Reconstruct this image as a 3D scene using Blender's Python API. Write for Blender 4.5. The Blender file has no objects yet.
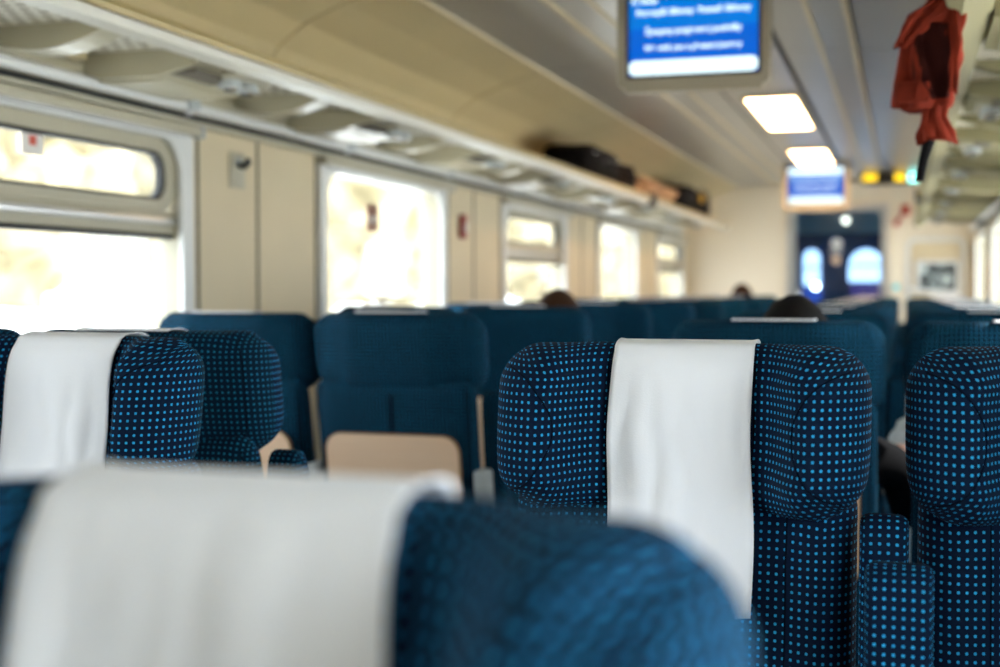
import bpy, bmesh, math, random
from mathutils import Vector, Matrix, noise
R = math.radians
sc = bpy.context.scene
COL = sc.collection
random.seed(7)

# ------------------------------------------------------------------ camera
cam_d = bpy.data.cameras.new('camera'); cam = bpy.data.objects.new('camera', cam_d); COL.objects.link(cam)
cam.location = (0, 0, 1.25); cam.rotation_euler = (R(90 - 2.0), 0, R(17.3))
cam_d.sensor_width = 36; cam_d.lens = 46.8; cam_d.clip_start = 0.02; cam_d.clip_end = 300
cam_d.dof.use_dof = True; cam_d.dof.focus_distance = 1.72; cam_d.dof.aperture_fstop = 2.9
sc.camera = cam
# ------------------------------------------------------------------ world, sun, exposure
w = bpy.data.worlds.new('daylight'); sc.world = w; w.use_nodes = True
bg = w.node_tree.nodes['Background']; bg.inputs[0].default_value = (0.84, 0.91, 1.0, 1); bg.inputs[1].default_value = 5.0
sl = bpy.data.lights.new('sun', 'SUN'); sl.energy = 14; sl.angle = R(1.5); sl.color = (1, .96, .9)
so = bpy.data.objects.new('sun', sl); COL.objects.link(so); so.rotation_euler = (R(-18), R(48), 0)
sc.view_settings.view_transform = 'Standard'; sc.view_settings.look = 'None'
sc.view_settings.exposure = 0.76; sc.view_settings.gamma = 1; sc.view_settings.use_curve_mapping = False
sc.cycles.use_denoising = True; sc.cycles.max_bounces = 10; sc.cycles.diffuse_bounces = 6
sc.cycles.sample_clamp_indirect = 6; sc.cycles.transparent_max_bounces = 12
sc.cycles.caustics_reflective = False; sc.cycles.caustics_refractive = False

# ------------------------------------------------------------------ materials
MATS = {}
def mat(name, col, rough=.6, metal=0, spec=.5, emit=None, es=1, sheen=0, var=0, vscale=8, bump=0, bscale=60, sheen_tint=None):
    if name in MATS: return MATS[name]
    m = bpy.data.materials.new(name); m.use_nodes = True; nt = m.node_tree; N = nt.nodes; L = nt.links
    b = N['Principled BSDF']; b.inputs['Base Color'].default_value = (*col, 1)
    b.inputs['Roughness'].default_value = rough; b.inputs['Metallic'].default_value = metal
    b.inputs['Specular IOR Level'].default_value = spec
    if sheen:
        b.inputs['Sheen Weight'].default_value = sheen; b.inputs['Sheen Roughness'].default_value = .45
        if sheen_tint: b.inputs['Sheen Tint'].default_value = (*sheen_tint, 1)
    if emit: b.inputs['Emission Color'].default_value = (*emit, 1); b.inputs['Emission Strength'].default_value = es
    tc = N.new('ShaderNodeTexCoord')
    if var:
        n = N.new('ShaderNodeTexNoise'); n.inputs['Scale'].default_value = vscale; n.inputs['Detail'].default_value = 4
        r = N.new('ShaderNodeValToRGB'); r.color_ramp.elements[0].position = .35; r.color_ramp.elements[1].position = .65
        r.color_ramp.elements[0].color = (*[c * (1 - var) for c in col], 1); r.color_ramp.elements[1].color = (*[min(1, c * (1 + var)) for c in col], 1)
        L.new(tc.outputs['Object'], n.inputs['Vector']); L.new(n.outputs['Fac'], r.inputs[0]); L.new(r.outputs[0], b.inputs['Base Color'])
    if bump:
        n = N.new('ShaderNodeTexNoise'); n.inputs['Scale'].default_value = bscale; n.inputs['Detail'].default_value = 3
        bp = N.new('ShaderNodeBump'); bp.inputs['Strength'].default_value = bump; bp.inputs['Distance'].default_value = .002
        L.new(tc.outputs['Object'], n.inputs['Vector']); L.new(n.outputs['Fac'], bp.inputs['Height']); L.new(bp.outputs[0], b.inputs['Normal'])
    MATS[name] = m; return m

def math_node(nt, op, a, b=None, c=None):
    n = nt.nodes.new('ShaderNodeMath'); n.operation = op
    for i, v in enumerate((a, b, c)):
        if v is None: continue
        if isinstance(v, (int, float)): n.inputs[i].default_value = v
        else: nt.links.new(v, n.inputs[i])
    return n.outputs[0]

def dotted_fabric(name, base, dot, pitch=.0101, size=.18, sheen=.06):
    m = mat(name, base, .9, spec=.12, sheen=sheen, sheen_tint=(.12, .40, .9)); nt = m.node_tree; N = nt.nodes; L = nt.links
    uv = N.new('ShaderNodeUVMap'); uv.uv_map = 'UVMap'; sp = N.new('ShaderNodeSeparateXYZ'); L.new(uv.outputs[0], sp.inputs[0])
    a = math_node(nt, 'ABSOLUTE', math_node(nt, 'SUBTRACT', math_node(nt, 'FRACT', math_node(nt, 'MULTIPLY', sp.outputs[0], 1 / pitch)), .5))
    c = math_node(nt, 'ABSOLUTE', math_node(nt, 'SUBTRACT', math_node(nt, 'FRACT', math_node(nt, 'MULTIPLY', sp.outputs[1], 1 / pitch)), .5))
    mx = math_node(nt, 'POWER', math_node(nt, 'ADD', math_node(nt, 'POWER', a, 3), math_node(nt, 'POWER', c, 3)), 1 / 3)
    dotm = math_node(nt, 'LESS_THAN', mx, size)
    n = N.new('ShaderNodeTexNoise'); n.inputs['Scale'].default_value = 900; L.new(uv.outputs[0], n.inputs['Vector'])
    n2 = N.new('ShaderNodeTexNoise'); n2.inputs['Scale'].default_value = 25; L.new(uv.outputs[0], n2.inputs['Vector'])
    rb = N.new('ShaderNodeMix'); rb.data_type = 'RGBA'
    L.new(n.outputs['Fac'], rb.inputs[0]); rb.inputs[6].default_value = (*[v * .5 for v in base], 1); rb.inputs[7].default_value = (*[v * 1.5 for v in base], 1)
    dn = N.new('ShaderNodeMix'); dn.data_type = 'RGBA'
    L.new(n2.outputs['Fac'], dn.inputs[0]); dn.inputs[6].default_value = (*[v * .7 for v in dot], 1); dn.inputs[7].default_value = (*[v * 1.3 for v in dot], 1)
    mxn = N.new('ShaderNodeMix'); mxn.data_type = 'RGBA'; L.new(dotm, mxn.inputs[0]); L.new(rb.outputs[2], mxn.inputs[6]); L.new(dn.outputs[2], mxn.inputs[7])
    L.new(mxn.outputs[2], N['Principled BSDF'].inputs['Base Color'])
    bp = N.new('ShaderNodeBump'); bp.inputs['Strength'].default_value = .25; bp.inputs['Distance'].default_value = .001
    L.new(n.outputs['Fac'], bp.inputs['Height']); L.new(bp.outputs[0], N['Principled BSDF'].inputs['Normal'])
    return m

FAB = dotted_fabric('dotted_fabric', (.0018, .009, .028), (.020, .29, .60), sheen=0)
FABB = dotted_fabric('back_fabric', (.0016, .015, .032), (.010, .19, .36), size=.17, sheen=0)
PIPE = mat('seat_piping', (.002, .006, .014), .9, spec=.05)
CLOTH = mat('white_cotton', (.90, .91, .95), .9, spec=.2, sheen=.1, bump=.15, bscale=500)
CREAM = mat('cream_panel', (.66, .55, .36), .45, var=.03, vscale=2)
COVE = mat('coving_panel', (.58, .47, .26), .42, var=.03, vscale=1.5)
CEIL = mat('ceiling_panel', (.37, .34, .29), .28, spec=.6)
RACKM = mat('rack_metal', (.44, .40, .28), .28, spec=.6)
BAND = mat('rack_band', (.64, .61, .53), .3)
RACKR = mat('rack_lip', (.45, .34, .14), .4)
ALU = mat('aluminium', (.62, .62, .62), .3, metal=.85)
FRAME = mat('window_frame_paint', (.46, .42, .31), .4)
WHITEP = mat('white_plastic', (.72, .72, .70), .4)
GREYP = mat('grey_plastic', (.42, .45, .45), .45)
GASK = mat('black_rubber', (.012, .012, .012), .6)
RACKM_SHADED = mat('rack_metal_shaded', (.24, .215, .12), .65, spec=.12)  # rack metal darkened so the right rack's dimmer light is in the colour
DARK = mat('dark_plastic', (.02, .02, .022), .5)
GROOVE = mat('panel_groove', (.14, .12, .09), .8)
ENDW = mat('end_wall_laminate', (.80, .71, .56), .5, var=.02, vscale=1)
FLOORM = mat('floor_vinyl', (.10, .11, .12), .6, var=.15, vscale=30)
PLYEDGE = mat('plywood_edge', (.30, .15, .06), .6)
CHROME = mat('chrome', (.85, .85, .85), .12, metal=1)

def wood():
    m = mat('beech_veneer', (.88, .60, .40), .45); nt = m.node_tree; N = nt.nodes; L = nt.links
    tc = N.new('ShaderNodeTexCoord'); mp = N.new('ShaderNodeMapping'); mp.inputs['Scale'].default_value = (2, 2, 60)
    n = N.new('ShaderNodeTexNoise'); n.inputs['Scale'].default_value = 2.2; n.inputs['Detail'].default_value = 5
    r = N.new('ShaderNodeValToRGB'); r.color_ramp.elements[0].color = (.80, .53, .34, 1); r.color_ramp.elements[1].color = (.92, .68, .48, 1)
    L.new(tc.outputs['Object'], mp.inputs[0]); L.new(mp.outputs[0], n.inputs['Vector']); L.new(n.outputs['Fac'], r.inputs[0]); L.new(r.outputs[0], N['Principled BSDF'].inputs['Base Color'])
    return m
WOOD = wood()

def perforated():
    m = mat('perforated_sheet', (.66, .63, .56), .35); nt = m.node_tree; N = nt.nodes; L = nt.links
    tc = N.new('ShaderNodeTexCoord'); sp = N.new('ShaderNodeSeparateXYZ'); L.new(tc.outputs['Object'], sp.inputs[0])
    p = .040
    ry = math_node(nt, 'MULTIPLY', sp.outputs[1], 1 / p); row = math_node(nt, 'FLOOR', ry)
    off = math_node(nt, 'MULTIPLY', math_node(nt, 'MODULO', row, 2), .5)
    a = math_node(nt, 'SUBTRACT', math_node(nt, 'FRACT', math_node(nt, 'ADD', math_node(nt, 'MULTIPLY', sp.outputs[0], 1 / p), off)), .5)
    c = math_node(nt, 'SUBTRACT', math_node(nt, 'FRACT', ry), .5)
    d = math_node(nt, 'SQRT', math_node(nt, 'ADD', math_node(nt, 'MULTIPLY', a, a), math_node(nt, 'MULTIPLY', c, c)))
    k = math_node(nt, 'LESS_THAN', d, .3)
    mx = N.new('ShaderNodeMix'); mx.data_type = 'RGBA'; L.new(k, mx.inputs[0]); mx.inputs[6].default_value = (.74, .70, .60, 1); mx.inputs[7].default_value = (.20, .14, .05, 1)
    L.new(mx.outputs[2], N['Principled BSDF'].inputs['Base Color'])
    return m
PERF = perforated()

def glass_mat(name, tint=(.97, .99, .98), gl=.06):
    m = bpy.data.materials.new(name); m.use_nodes = True; nt = m.node_tree; N = nt.nodes; L = nt.links
    for n in list(N): N.remove(n)
    o = N.new('ShaderNodeOutputMaterial'); mx = N.new('ShaderNodeMixShader'); t = N.new('ShaderNodeBsdfTransparent'); g = N.new('ShaderNodeBsdfGlossy')
    t.inputs[0].default_value = (*tint, 1); g.inputs['Roughness'].default_value = .02
    lw = N.new('ShaderNodeLayerWeight'); lw.inputs[0].default_value = .3
    f = math_node(nt, 'ADD', math_node(nt, 'MULTIPLY', lw.outputs['Fresnel'], .35), gl * .3)
    L.new(f, mx.inputs[0]); L.new(t.outputs[0], mx.inputs[1]); L.new(g.outputs[0], mx.inputs[2]); L.new(mx.outputs[0], o.inputs[0])
    return m
GLASS = glass_mat('window_glass'); DOORGLASS = glass_mat('tinted_door_glass', (.60, .74, .86))
def emis(name, c, s): return mat(name, (.01, .01, .01), .6, spec=.1, emit=c, es=s)

# ------------------------------------------------------------------ object helpers
def link(name, me, parent=None, loc=(0, 0, 0), rot=(0, 0, 0)):
    o = bpy.data.objects.new(name, me); COL.objects.link(o); o.location = loc; o.rotation_euler = rot
    if parent: o.parent = parent
    return o
def tag(o, label=None, cat=None, group=None, kind=None):
    if label: o['label'] = label
    if cat: o['category'] = cat
    if group: o['group'] = group
    if kind: o['kind'] = kind
    return o
def empty(name, loc=(0, 0, 0), rz=0): return link(name, None, None, loc, (0, 0, rz))
class B:
    """collects shapes in one bmesh with several materials"""
    def __init__(s): s.bm = bmesh.new(); s.mats = []; s.uv = s.bm.loops.layers.uv.new('UVMap')
    def mi(s, m):
        if m not in s.mats: s.mats.append(m)
        return s.mats.index(m)
    def add(s, verts, faces, m, smooth=False, uvs=None):
        i = s.mi(m); vs = [s.bm.verts.new(v) for v in verts]
        for fi, f in enumerate(faces):
            try: fc = s.bm.faces.new([vs[k] for k in f])
            except ValueError: continue
            fc.material_index = i; fc.smooth = smooth
            if uvs:
                for lp, k in zip(fc.loops, f): lp[s.uv].uv = uvs[k]
            else:
                n = fc.normal if fc.normal.length else Vector((0, 0, 1)); fc.normal_update(); n = fc.normal
                for lp in fc.loops:
                    c = lp.vert.co
                    lp[s.uv].uv = (c.y, c.z) if abs(n.x) > max(abs(n.y), abs(n.z)) else ((c.x, c.z) if abs(n.y) > abs(n.z) else (c.x, c.y))
        return vs
    def box(s, x0, x1, y0, y1, z0, z1, m, bev=0, seg=2):
        t = bmesh.new(); bmesh.ops.create_cube(t, size=1)
        for v in t.verts: v.co = Vector(((x0 + x1) / 2 + v.co.x * (x1 - x0), (y0 + y1) / 2 + v.co.y * (y1 - y0), (z0 + z1) / 2 + v.co.z * (z1 - z0)))
        if bev: bmesh.ops.bevel(t, geom=t.edges[:], offset=bev, segments=seg, profile=.6, affect='EDGES')
        s.merge(t, m, smooth=bool(bev))
    def merge(s, t, m, smooth=False, mtx=None):
        t.verts.ensure_lookup_table(); t.verts.index_update()
        s.add([(mtx @ v.co) if mtx else v.co.copy() for v in t.verts], [[v.index for v in f.verts] for f in t.faces], m, smooth); t.free()
    def tube(s, pts, r, m, n=8, closed=False):
        pts = [Vector(p) for p in pts]; K = len(pts); verts = []; faces = []
        rr = r if isinstance(r, (list, tuple)) else [r] * K
        for i, p in enumerate(pts):
            a = pts[(i - 1) % K] if (closed or i > 0) else p; b = pts[(i + 1) % K] if (closed or i < K - 1) else p
            d = (b - a).normalized(); up = Vector((0, 0, 1)) if abs(d.z) < .9 else Vector((1, 0, 0))
            e1 = d.cross(up).normalized(); e2 = d.cross(e1)
            for k in range(n):
                t = 2 * math.pi * k / n; verts.append(p + (e1 * math.cos(t) + e2 * math.sin(t)) * rr[i])
        for i in range(K if closed else K - 1):
            j = (i + 1) % K
            for k in range(n): faces.append([i * n + k, i * n + (k + 1) % n, j * n + (k + 1) % n, j * n + k])
        if not closed: faces += [list(range(n))[::-1], [(K - 1) * n + k for k in range(n)]]
        s.add(verts, faces, m, True)
    def cyl(s, c, r, h, m, axis='z', n=20, r2=None):
        t = bmesh.new(); bmesh.ops.create_cone(t, cap_ends=True, segments=n, radius1=r, radius2=r if r2 is None else r2, depth=h)
        rot = {'z': Matrix(), 'x': Matrix.Rotation(R(90), 4, 'Y'), 'y': Matrix.Rotation(R(90), 4, 'X')}[axis]
        s.merge(t, m, True, Matrix.Translation(c) @ rot)
    def prism(s, prof, axis, a, b, m, smooth=False):
        """closed 2D profile swept from a to b along axis; profile in the two other axes"""
        def P(p, q):
            return {'x': (q, p[0], p[1]), 'y': (p[0], q, p[1]), 'z': (p[0], p[1], q)}[axis]
        n = len(prof); v = [P(p, a) for p in prof] + [P(p, b) for p in prof]
        f = [[i, (i + 1) % n, n + (i + 1) % n, n + i] for i in range(n)] + [list(range(n))[::-1], list(range(n, 2 * n))]
        s.add(v, f, m, smooth)
    def build(s, name, parent=None, loc=(0, 0, 0), rot=(0, 0, 0), fn=None, angle=40):
        if fn:
            for v in s.bm.verts: v.co = Vector(fn(v.co))
        bmesh.ops.recalc_face_normals(s.bm, faces=s.bm.faces[:])
        me = bpy.data.meshes.new(name); s.bm.to_mesh(me); s.bm.free()
        for m in s.mats: me.materials.append(m)
        if any(p.use_smooth for p in me.polygons): me.set_sharp_from_angle(angle=R(angle))
        return link(name, me, parent, loc, rot)

def rrect(x0, x1, z0, z1, r, n=6):
    pts = []
    for cx, cz, a0 in ((x1 - r, z1 - r, 0), (x0 + r, z1 - r, 90), (x0 + r, z0 + r, 180), (x1 - r, z0 + r, 270)):
        for k in range(n + 1):
            a = R(a0 + 90 * k / n); pts.append((cx + r * math.cos(a), cz + r * math.sin(a)))
    return pts
def ring(b, outer, inner, axis, a0, a1, m, smooth=False):
    """band between two loops with same count, thick from a0 to a1 on axis"""
    n = len(outer)
    def P(p, q): return {'x': (q, p[0], p[1]), 'y': (p[0], q, p[1]), 'z': (p[0], p[1], q)}[axis]
    v = [P(p, a0) for p in outer] + [P(p, a0) for p in inner] + [P(p, a1) for p in outer] + [P(p, a1) for p in inner]
    f = []
    for i in range(n):
        j = (i + 1) % n
        f += [[i, j, n + j, n + i], [2 * n + i, 3 * n + i, 3 * n + j, 2 * n + j], [n + i, n + j, 3 * n + j, 3 * n + i], [i, 2 * n + i, 2 * n + j, j]]
    b.add(v, f, m, smooth)

def sstep(a, b, x):
    t = max(0, min(1, (x - a) / (b - a))); return t * t * (3 - 2 * t)

def sq2rr(s, t, W, H, r):
    x, z = s * W, t * H; m = max(abs(s), abs(t))
    if m < 1e-6: return x, z
    bx, bz = abs(x) / m, abs(z) / m
    k = 1
    if bx > W - r and bz > H - r:
        cx, cz = W - r, H - r; L = math.hypot(bx, bz); dx, dz = bx / L, bz / L
        bb = dx * cx + dz * cz; cc = cx * cx + cz * cz - r * r
        k = (bb + math.sqrt(max(0, bb * bb - cc))) / L
    k = 1 + (k - 1) * m ** 2
    return x * k, z * k

class Pillow:
    """closed cushion: front and back surfaces over a rounded rectangle"""
    def __init__(s, W, H, r, z0, mid, df, db, p=7, xs=None):
        s.W, s.H, s.r, s.z0, s.mid, s.df, s.db, s.p, s.xs = W, H, r, z0, mid, df, db, p, xs
    def pt(s, u, v, side):
        x, z = sq2rr(u, v, s.W, s.H, s.r)
        if s.xs: x *= s.xs(v)
        e = math.sqrt(max(0, 1 - abs(u) ** s.p)) * math.sqrt(max(0, 1 - abs(v) ** s.p))
        y = s.mid(u, v) + (-s.df(u, v) if side else s.db(u, v)) * e
        return Vector((x, y, s.z0 + z))
    def mesh(s, b, m, ns=36, nt=26):
        S = [math.sin(math.pi / 2 * (2 * i / ns - 1)) for i in range(ns + 1)]
        T = [math.sin(math.pi / 2 * (2 * i / nt - 1)) for i in range(nt + 1)]
        S = [.35 * a + .65 * (2 * i / ns - 1) if False else math.copysign(abs(a) ** .9, a) for i, a in enumerate(S)]
        for side in (1, 0):
            g = [[s.pt(a, c, side) for a in S] for c in T]
            U = [[0] * (ns + 1) for _ in T]; V = [[0] * (ns + 1) for _ in T]
            mid = ns // 2; mt = nt // 2
            for j in range(nt + 1):
                for i in range(mid + 1, ns + 1): U[j][i] = U[j][i - 1] + (g[j][i] - g[j][i - 1]).length
                for i in range(mid - 1, -1, -1): U[j][i] = U[j][i + 1] - (g[j][i] - g[j][i + 1]).length
            for i in range(ns + 1):
                for j in range(mt + 1, nt + 1): V[j][i] = V[j - 1][i] + (g[j][i] - g[j - 1][i]).length
                for j in range(mt - 1, -1, -1): V[j][i] = V[j + 1][i] - (g[j][i] - g[j + 1][i]).length
            # use the middle column's v outside bumps so the rows stay level
            verts = [p for row in g for p in row]; uvs = [(U[j][i], V[j][i] * .4 + V[j][mid] * .6 + s.z0) for j in range(nt + 1) for i in range(ns + 1)]
            n1 = ns + 1
            f = [[j * n1 + i, j * n1 + i + 1, (j + 1) * n1 + i + 1, (j + 1) * n1 + i] for j in range(nt) for i in range(ns)]
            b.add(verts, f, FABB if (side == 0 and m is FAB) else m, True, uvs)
        bmesh.ops.remove_doubles(b.bm, verts=b.bm.verts[:], dist=1e-5)

# ------------------------------------------------------------------ measures of the saloon
XL, XR, XC = -2.15, 0.65, -0.74
Y0, Y1 = -7.9, 13.35
ZC = 2.30
PITCH = 2.37
WIN_Y = [2.24 - 4 * PITCH + PITCH * k for k in range(9)]      # left edges of the openings (0 to 3 lie behind the camera)
WIN_W = 1.33; WZ0, WZ1 = .80, 1.715

# ------------------------------------------------------------------ the shell
b = B(); b.box(XL - .1, XR + .1, Y0, Y1 + .1, -.08, 0, FLOORM); tag(b.build('floor'), kind='structure')

def side_wall(name, xin, sgn):
    b = B(); xo = xin - sgn * .10
    x0, x1 = min(xin, xo), max(xin, xo)
    b.box(x0, x1, Y0, Y1, 0, WZ0, CREAM); b.box(x0, x1, Y0, Y1, WZ1, 2.02, CREAM)
    edges = [Y0] + [e for y in WIN_Y for e in (y, y + WIN_W)] + [Y1]
    for k in range(0, len(edges), 2):
        a, c = edges[k], edges[k + 1]
        if c - a > .005: b.box(x0, x1, a, c, WZ0, WZ1, CREAM)
    # upright joints in the panels between the windows
    for y in WIN_Y:
        for d, wd in ((WIN_W + .10, .014), (WIN_W + .50, .014), (WIN_W + .965, .014)):
            b.box(*sorted((xin, xin + sgn * .003)), y + d - wd / 2, y + d + wd / 2, .3, 1.80, GROOVE)
    return tag(b.build(name), kind='structure')
side_wall('wall_left', XL, 1); side_wall('wall_right', XR, -1)

def win(k, y, xin, sgn, hopper):
    """frame, gasket and panes of one window; sgn +1 looks from the left wall into the room"""
    fr = B()
    def X(d): return xin + sgn * d
    a0, a1 = sorted((X(-.10), X(.012)))
    out = rrect(y - .055, y + WIN_W + .055, WZ0 - .055, WZ1 + .04, .03)
    inn = rrect(y + .01, y + WIN_W - .01, WZ0 + .01, WZ1 - .01, .11)
    ring(fr, out, inn, 'x', *sorted((X(-.002), X(.014))), WHITEP, True)
    ring(fr, rrect(y, y + WIN_W, WZ0, WZ1, .005), inn, 'x', *sorted((X(-.075), X(-.002))), FRAME, True)
    w_ = fr.build('window_%d' % k); tag(w_, kind='structure')
    if hopper:
        zs = 1.415; zt = 1.515
        f = B()
        ring(f, rrect(y + .005, y + WIN_W - .005, zt - .03, WZ1 - .005, .08), rrect(y + .055, y + WIN_W - .055, zt, WZ1 - .05, .065), 'x', *sorted((X(-.060), X(-.012))), FRAME, True)
        ring(f, rrect(y + .055, y + WIN_W - .055, zt, WZ1 - .05, .065), rrect(y + .068, y + WIN_W - .068, zt + .010, WZ1 - .060, .056), 'x', *sorted((X(-.046), X(-.022))), GASK, True)
        f.build('hopper_frame', w_)
        m = B(); m.box(*sorted((X(-.065), X(-.018))), y + .01, y + WIN_W - .01, zs, zt - .028, FRAME, .006)
        m.box(*sorted((X(-.05), X(-.008))), y + .01, y + WIN_W - .01, zs + .03, zs + .05, ALU, .004)
        m.box(*sorted((X(-.062), X(-.022))), y + .01, y + WIN_W - .01, zs - .014, zs + .002, GASK); m.build('transom', w_)
        g = B(); g.box(*sorted((X(-.046), X(-.040))), y + .06, y + WIN_W - .06, zt + .004, WZ1 - .055, GLASS); g.build('upper_pane', w_)
        g = B(); g.box(*sorted((X(-.050), X(-.044))), y + .004, y + WIN_W - .004, WZ0 + .004, zs - .004, GLASS); g.build('lower_pane', w_)
    else:
        g = B(); g.box(*sorted((X(-.050), X(-.044))), y + .004, y + WIN_W - .004, WZ0 + .004, WZ1 - .004, GLASS); g.build('pane', w_)
    # light portal of the opening (guides the sky light, adds none)
    ld = bpy.data.lights.new('window_portal', 'AREA'); ld.shape = 'RECTANGLE'; ld.size = WIN_W; ld.size_y = WZ1 - WZ0; ld.cycles.is_portal = True
    lo = link('window_portal', ld, None, (X(-.09), y + WIN_W / 2, (WZ0 + WZ1) / 2)); lo.rotation_euler = (R(90), 0, R(-90) if sgn > 0 else R(90)); lo['kind'] = 'helper'
    return w_
k = 1
for i, y in enumerate(WIN_Y):
    win(k, y, XL, 1, i % 2 == 0); k += 1
for i, y in enumerate(WIN_Y):
    win(k, y, XR, -1, False); k += 1

# ceiling: coving panels with open joints over a backing, flat panels, ribs and the lamp channel
def ceil_profile(sgn):
    # distance from the centre line, height
    return [(1.40, 1.93), (1.385, 2.00), (1.33, 2.08), (1.23, 2.155), (1.08, 2.215), (.90, 2.262)], [(.90, 2.268), (.525, 2.298)], [(.515, 2.298), (.215, 2.305)]
b = B()
joints = [Y0] + [4.08 + 1.85 * k for k in range(-6, 5)] + [Y1]
for sgn in (-1, 1):
    cov, pa, pc = ceil_profile(sgn)
    for prof, m in ((cov, COVE), (pa, CEIL), (pc, CEIL)):
        for a, c in zip(joints[:-1], joints[1:]):
            for (d0, z0), (d1, z1) in zip(prof[:-1], prof[1:]):
                v = [(XC + sgn * d0, a + .006, z0), (XC + sgn * d1, a + .006, z1), (XC + sgn * d1, c - .006, z1), (XC + sgn * d0, c - .006, z0)]
                b.add(v + [(p[0], p[1], p[2] + .008) for p in v], [[0, 1, 2, 3], [4, 5, 6, 7], [0, 1, 5, 4], [2, 3, 7, 6]], m, False)
    b.box(*sorted((XC + sgn * .53, XC + sgn * .505)), Y0, Y1, 2.286, 2.31, CREAM, .004)     # rib
    b.box(*sorted((XC + sgn * .385, XC + sgn * .365)), Y0, Y1, 2.294, 2.31, CREAM, .004)
    b.box(*sorted((XC + sgn * .215, XC + sgn * .195)), Y0, Y1, 2.30, 2.33, DARK)
    b.box(*sorted((XC + sgn * .91, XC + sgn * .885)), Y0, Y1, 2.255, 2.275, CREAM, .004)
    b.box(*sorted((XC + sgn * 1.39, XC + sgn * 1.5)), Y0, Y1, 1.90, 2.1, GROOVE)
b.box(XC - 1.5, XC + 1.5, Y0, Y1 + .1, 2.325, 2.36, GROOVE)
for a, c in ((Y0, Y1),):                                                               # the lamp channel
    b.box(XC - .195, XC + .195, a, c, 2.288, 2.322, CEIL, .006)
b.prism([(XC - 1.45, 1.98), (XC - 1.33, 2.12), (XC - .9, 2.29), (XC - .9, 2.33), (XC - 1.5, 2.33), (XC - 1.5, 1.98)], 'y', Y0, Y1, GROOVE)
b.prism([(XC + 1.45, 1.98), (XC + 1.33, 2.12), (XC + .9, 2.29), (XC + .9, 2.33), (XC + 1.5, 2.33), (XC + 1.5, 1.98)], 'y', Y0, Y1, GROOVE)
tag(b.build('ceiling'), kind='structure')
b = B(); b.box(XL - .1, XR + .1, Y0 - .1, Y0, 0, 2.35, ENDW); tag(b.build('wall_back'), kind='structure')

# end wall with its doorway
DX0, DX1, DZ = -1.14, -.165, 2.085
b = B(); b.box(XL - .1, DX0, Y1, Y1 + .08, 0, 2.35, ENDW); b.box(DX1, XR + .1, Y1, Y1 + .08, 0, 2.35, ENDW); b.box(DX0, DX1, Y1, Y1 + .08, DZ, 2.35, ENDW)
tag(b.build('wall_front'), kind='structure')

# ------------------------------------------------------------------ door and vestibule
BLUEW = mat('vestibule_blue', (.03, .07, .20), .35); TEAL = mat('vestibule_lining', (.36, .52, .58), .3)
d = B()
ring(d, rrect(DX0 + .001, DX1 - .001, .01, DZ - .001, .01), rrect(DX0 + .035, DX1 - .035, .04, DZ - .035, .01), 'y', Y1 - .02, Y1 + .05, ALU)
door = d.build('door_1'); tag(door, kind='structure')
d = B(); ring(d, rrect(DX0 + .036, DX1 - .036, .041, DZ - .036, .02), rrect(DX0 + .09, DX1 - .07, .18, DZ - .07, .06), 'y', Y1 + .005, Y1 + .035, GREYP, True); d.build('door_leaf', door)
d = B(); d.box(DX0 + .085, DX1 - .065, Y1 + .017, Y1 + .023, .17, DZ - .065, DOORGLASS); d.build('door_pane', door)
d = B(); d.tube([(DX0 + .13, Y1 - .01, .9), (DX0 + .13, Y1 - .05, .93), (DX0 + .13, Y1 - .05, 1.2), (DX0 + .13, Y1 - .01, 1.23)], .012, CHROME); d.build('door_handle', door)
VST = mat('sticker_grey', (.55, .58, .62), .6)
d = B(); d.cyl((-.655, Y1 + .012, 1.69), .055, .004, VST, 'y'); d.cyl((-.66, Y1 + .012, 1.53), .045, .004, mat('sticker_buff', (.6, .45, .35), .6), 'y')
d.box(-.72, -.60, Y1 + .010, Y1 + .014, 1.60, 1.62, VST); d.build('door_sticker', door)
b = B(); y2 = Y1 + 1.6                                                                 # vestibule walls
b.box(DX0 - .5, DX0 - .4, Y1 + .09, y2, 0, 2.3, TEAL); b.box(DX1 + .4, DX1 + .5, Y1 + .09, y2, 0, 2.3, TEAL)
b.box(DX0 - .5, DX1 + .5, Y1 + .09, y2, 2.2, 2.3, TEAL); b.box(DX0 - .5, DX1 + .5, Y1 + .09, y2, -.08, 0, FLOORM)
tag(b.build('wall_vestibule'), kind='structure')
def arch(x0, x1, z0, z1, n=10):
    r = (x1 - x0) / 2; c = (x0 + x1) / 2
    return [(x0, z0), (x1, z0)] + [(c + r * math.cos(math.pi * k / n), z1 - r + r * math.sin(math.pi * k / n)) for k in range(n + 1)]
d = B(); d.box(DX0 - .4, DX1 + .4, y2, y2 + .06, 0, 2.3, BLUEW); d2 = tag(d.build('door_2'), kind='structure')
d = B(); d.box(DX0 - .35, DX1 + .35, y2 - .05, y2 - .001, 1.86, 2.19, TEAL, .01); d.build('lintel', d2)
PGL = emis('backlit_far_pane', (.75, .85, 1.0), 2.2); PG2 = emis('far_pane_dim', (.06, .12, .5), .8)
for (x0, x1, z0, z1) in ((-1.09, -.91, 1.28, 1.68), (-.60, -.23, 1.32, 1.68)):
    g = B(); g.prism(arch(x0, x1, z0, z1), 'y', y2 - .02, y2 - .004, PGL)
    g.box(x0 + .01, x1 - .01, y2 - .03, y2 - .02, (z0 + z1) / 2 - .01, (z0 + z1) / 2 + .01, BLUEW); g.build('arched_pane', d2)
g = B(); g.box(-1.09, -.89, y2 - .02, y2 - .004, .9, 1.26, PG2, .004); g.build('lower_pane', d2)
g = B(); g.box(-.58, -.24, y2 - .02, y2 - .004, 1.1, 1.29, emis('violet_far_pane', (.10, .06, .22), .8), .004); g.build('lower_pane', d2)
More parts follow.
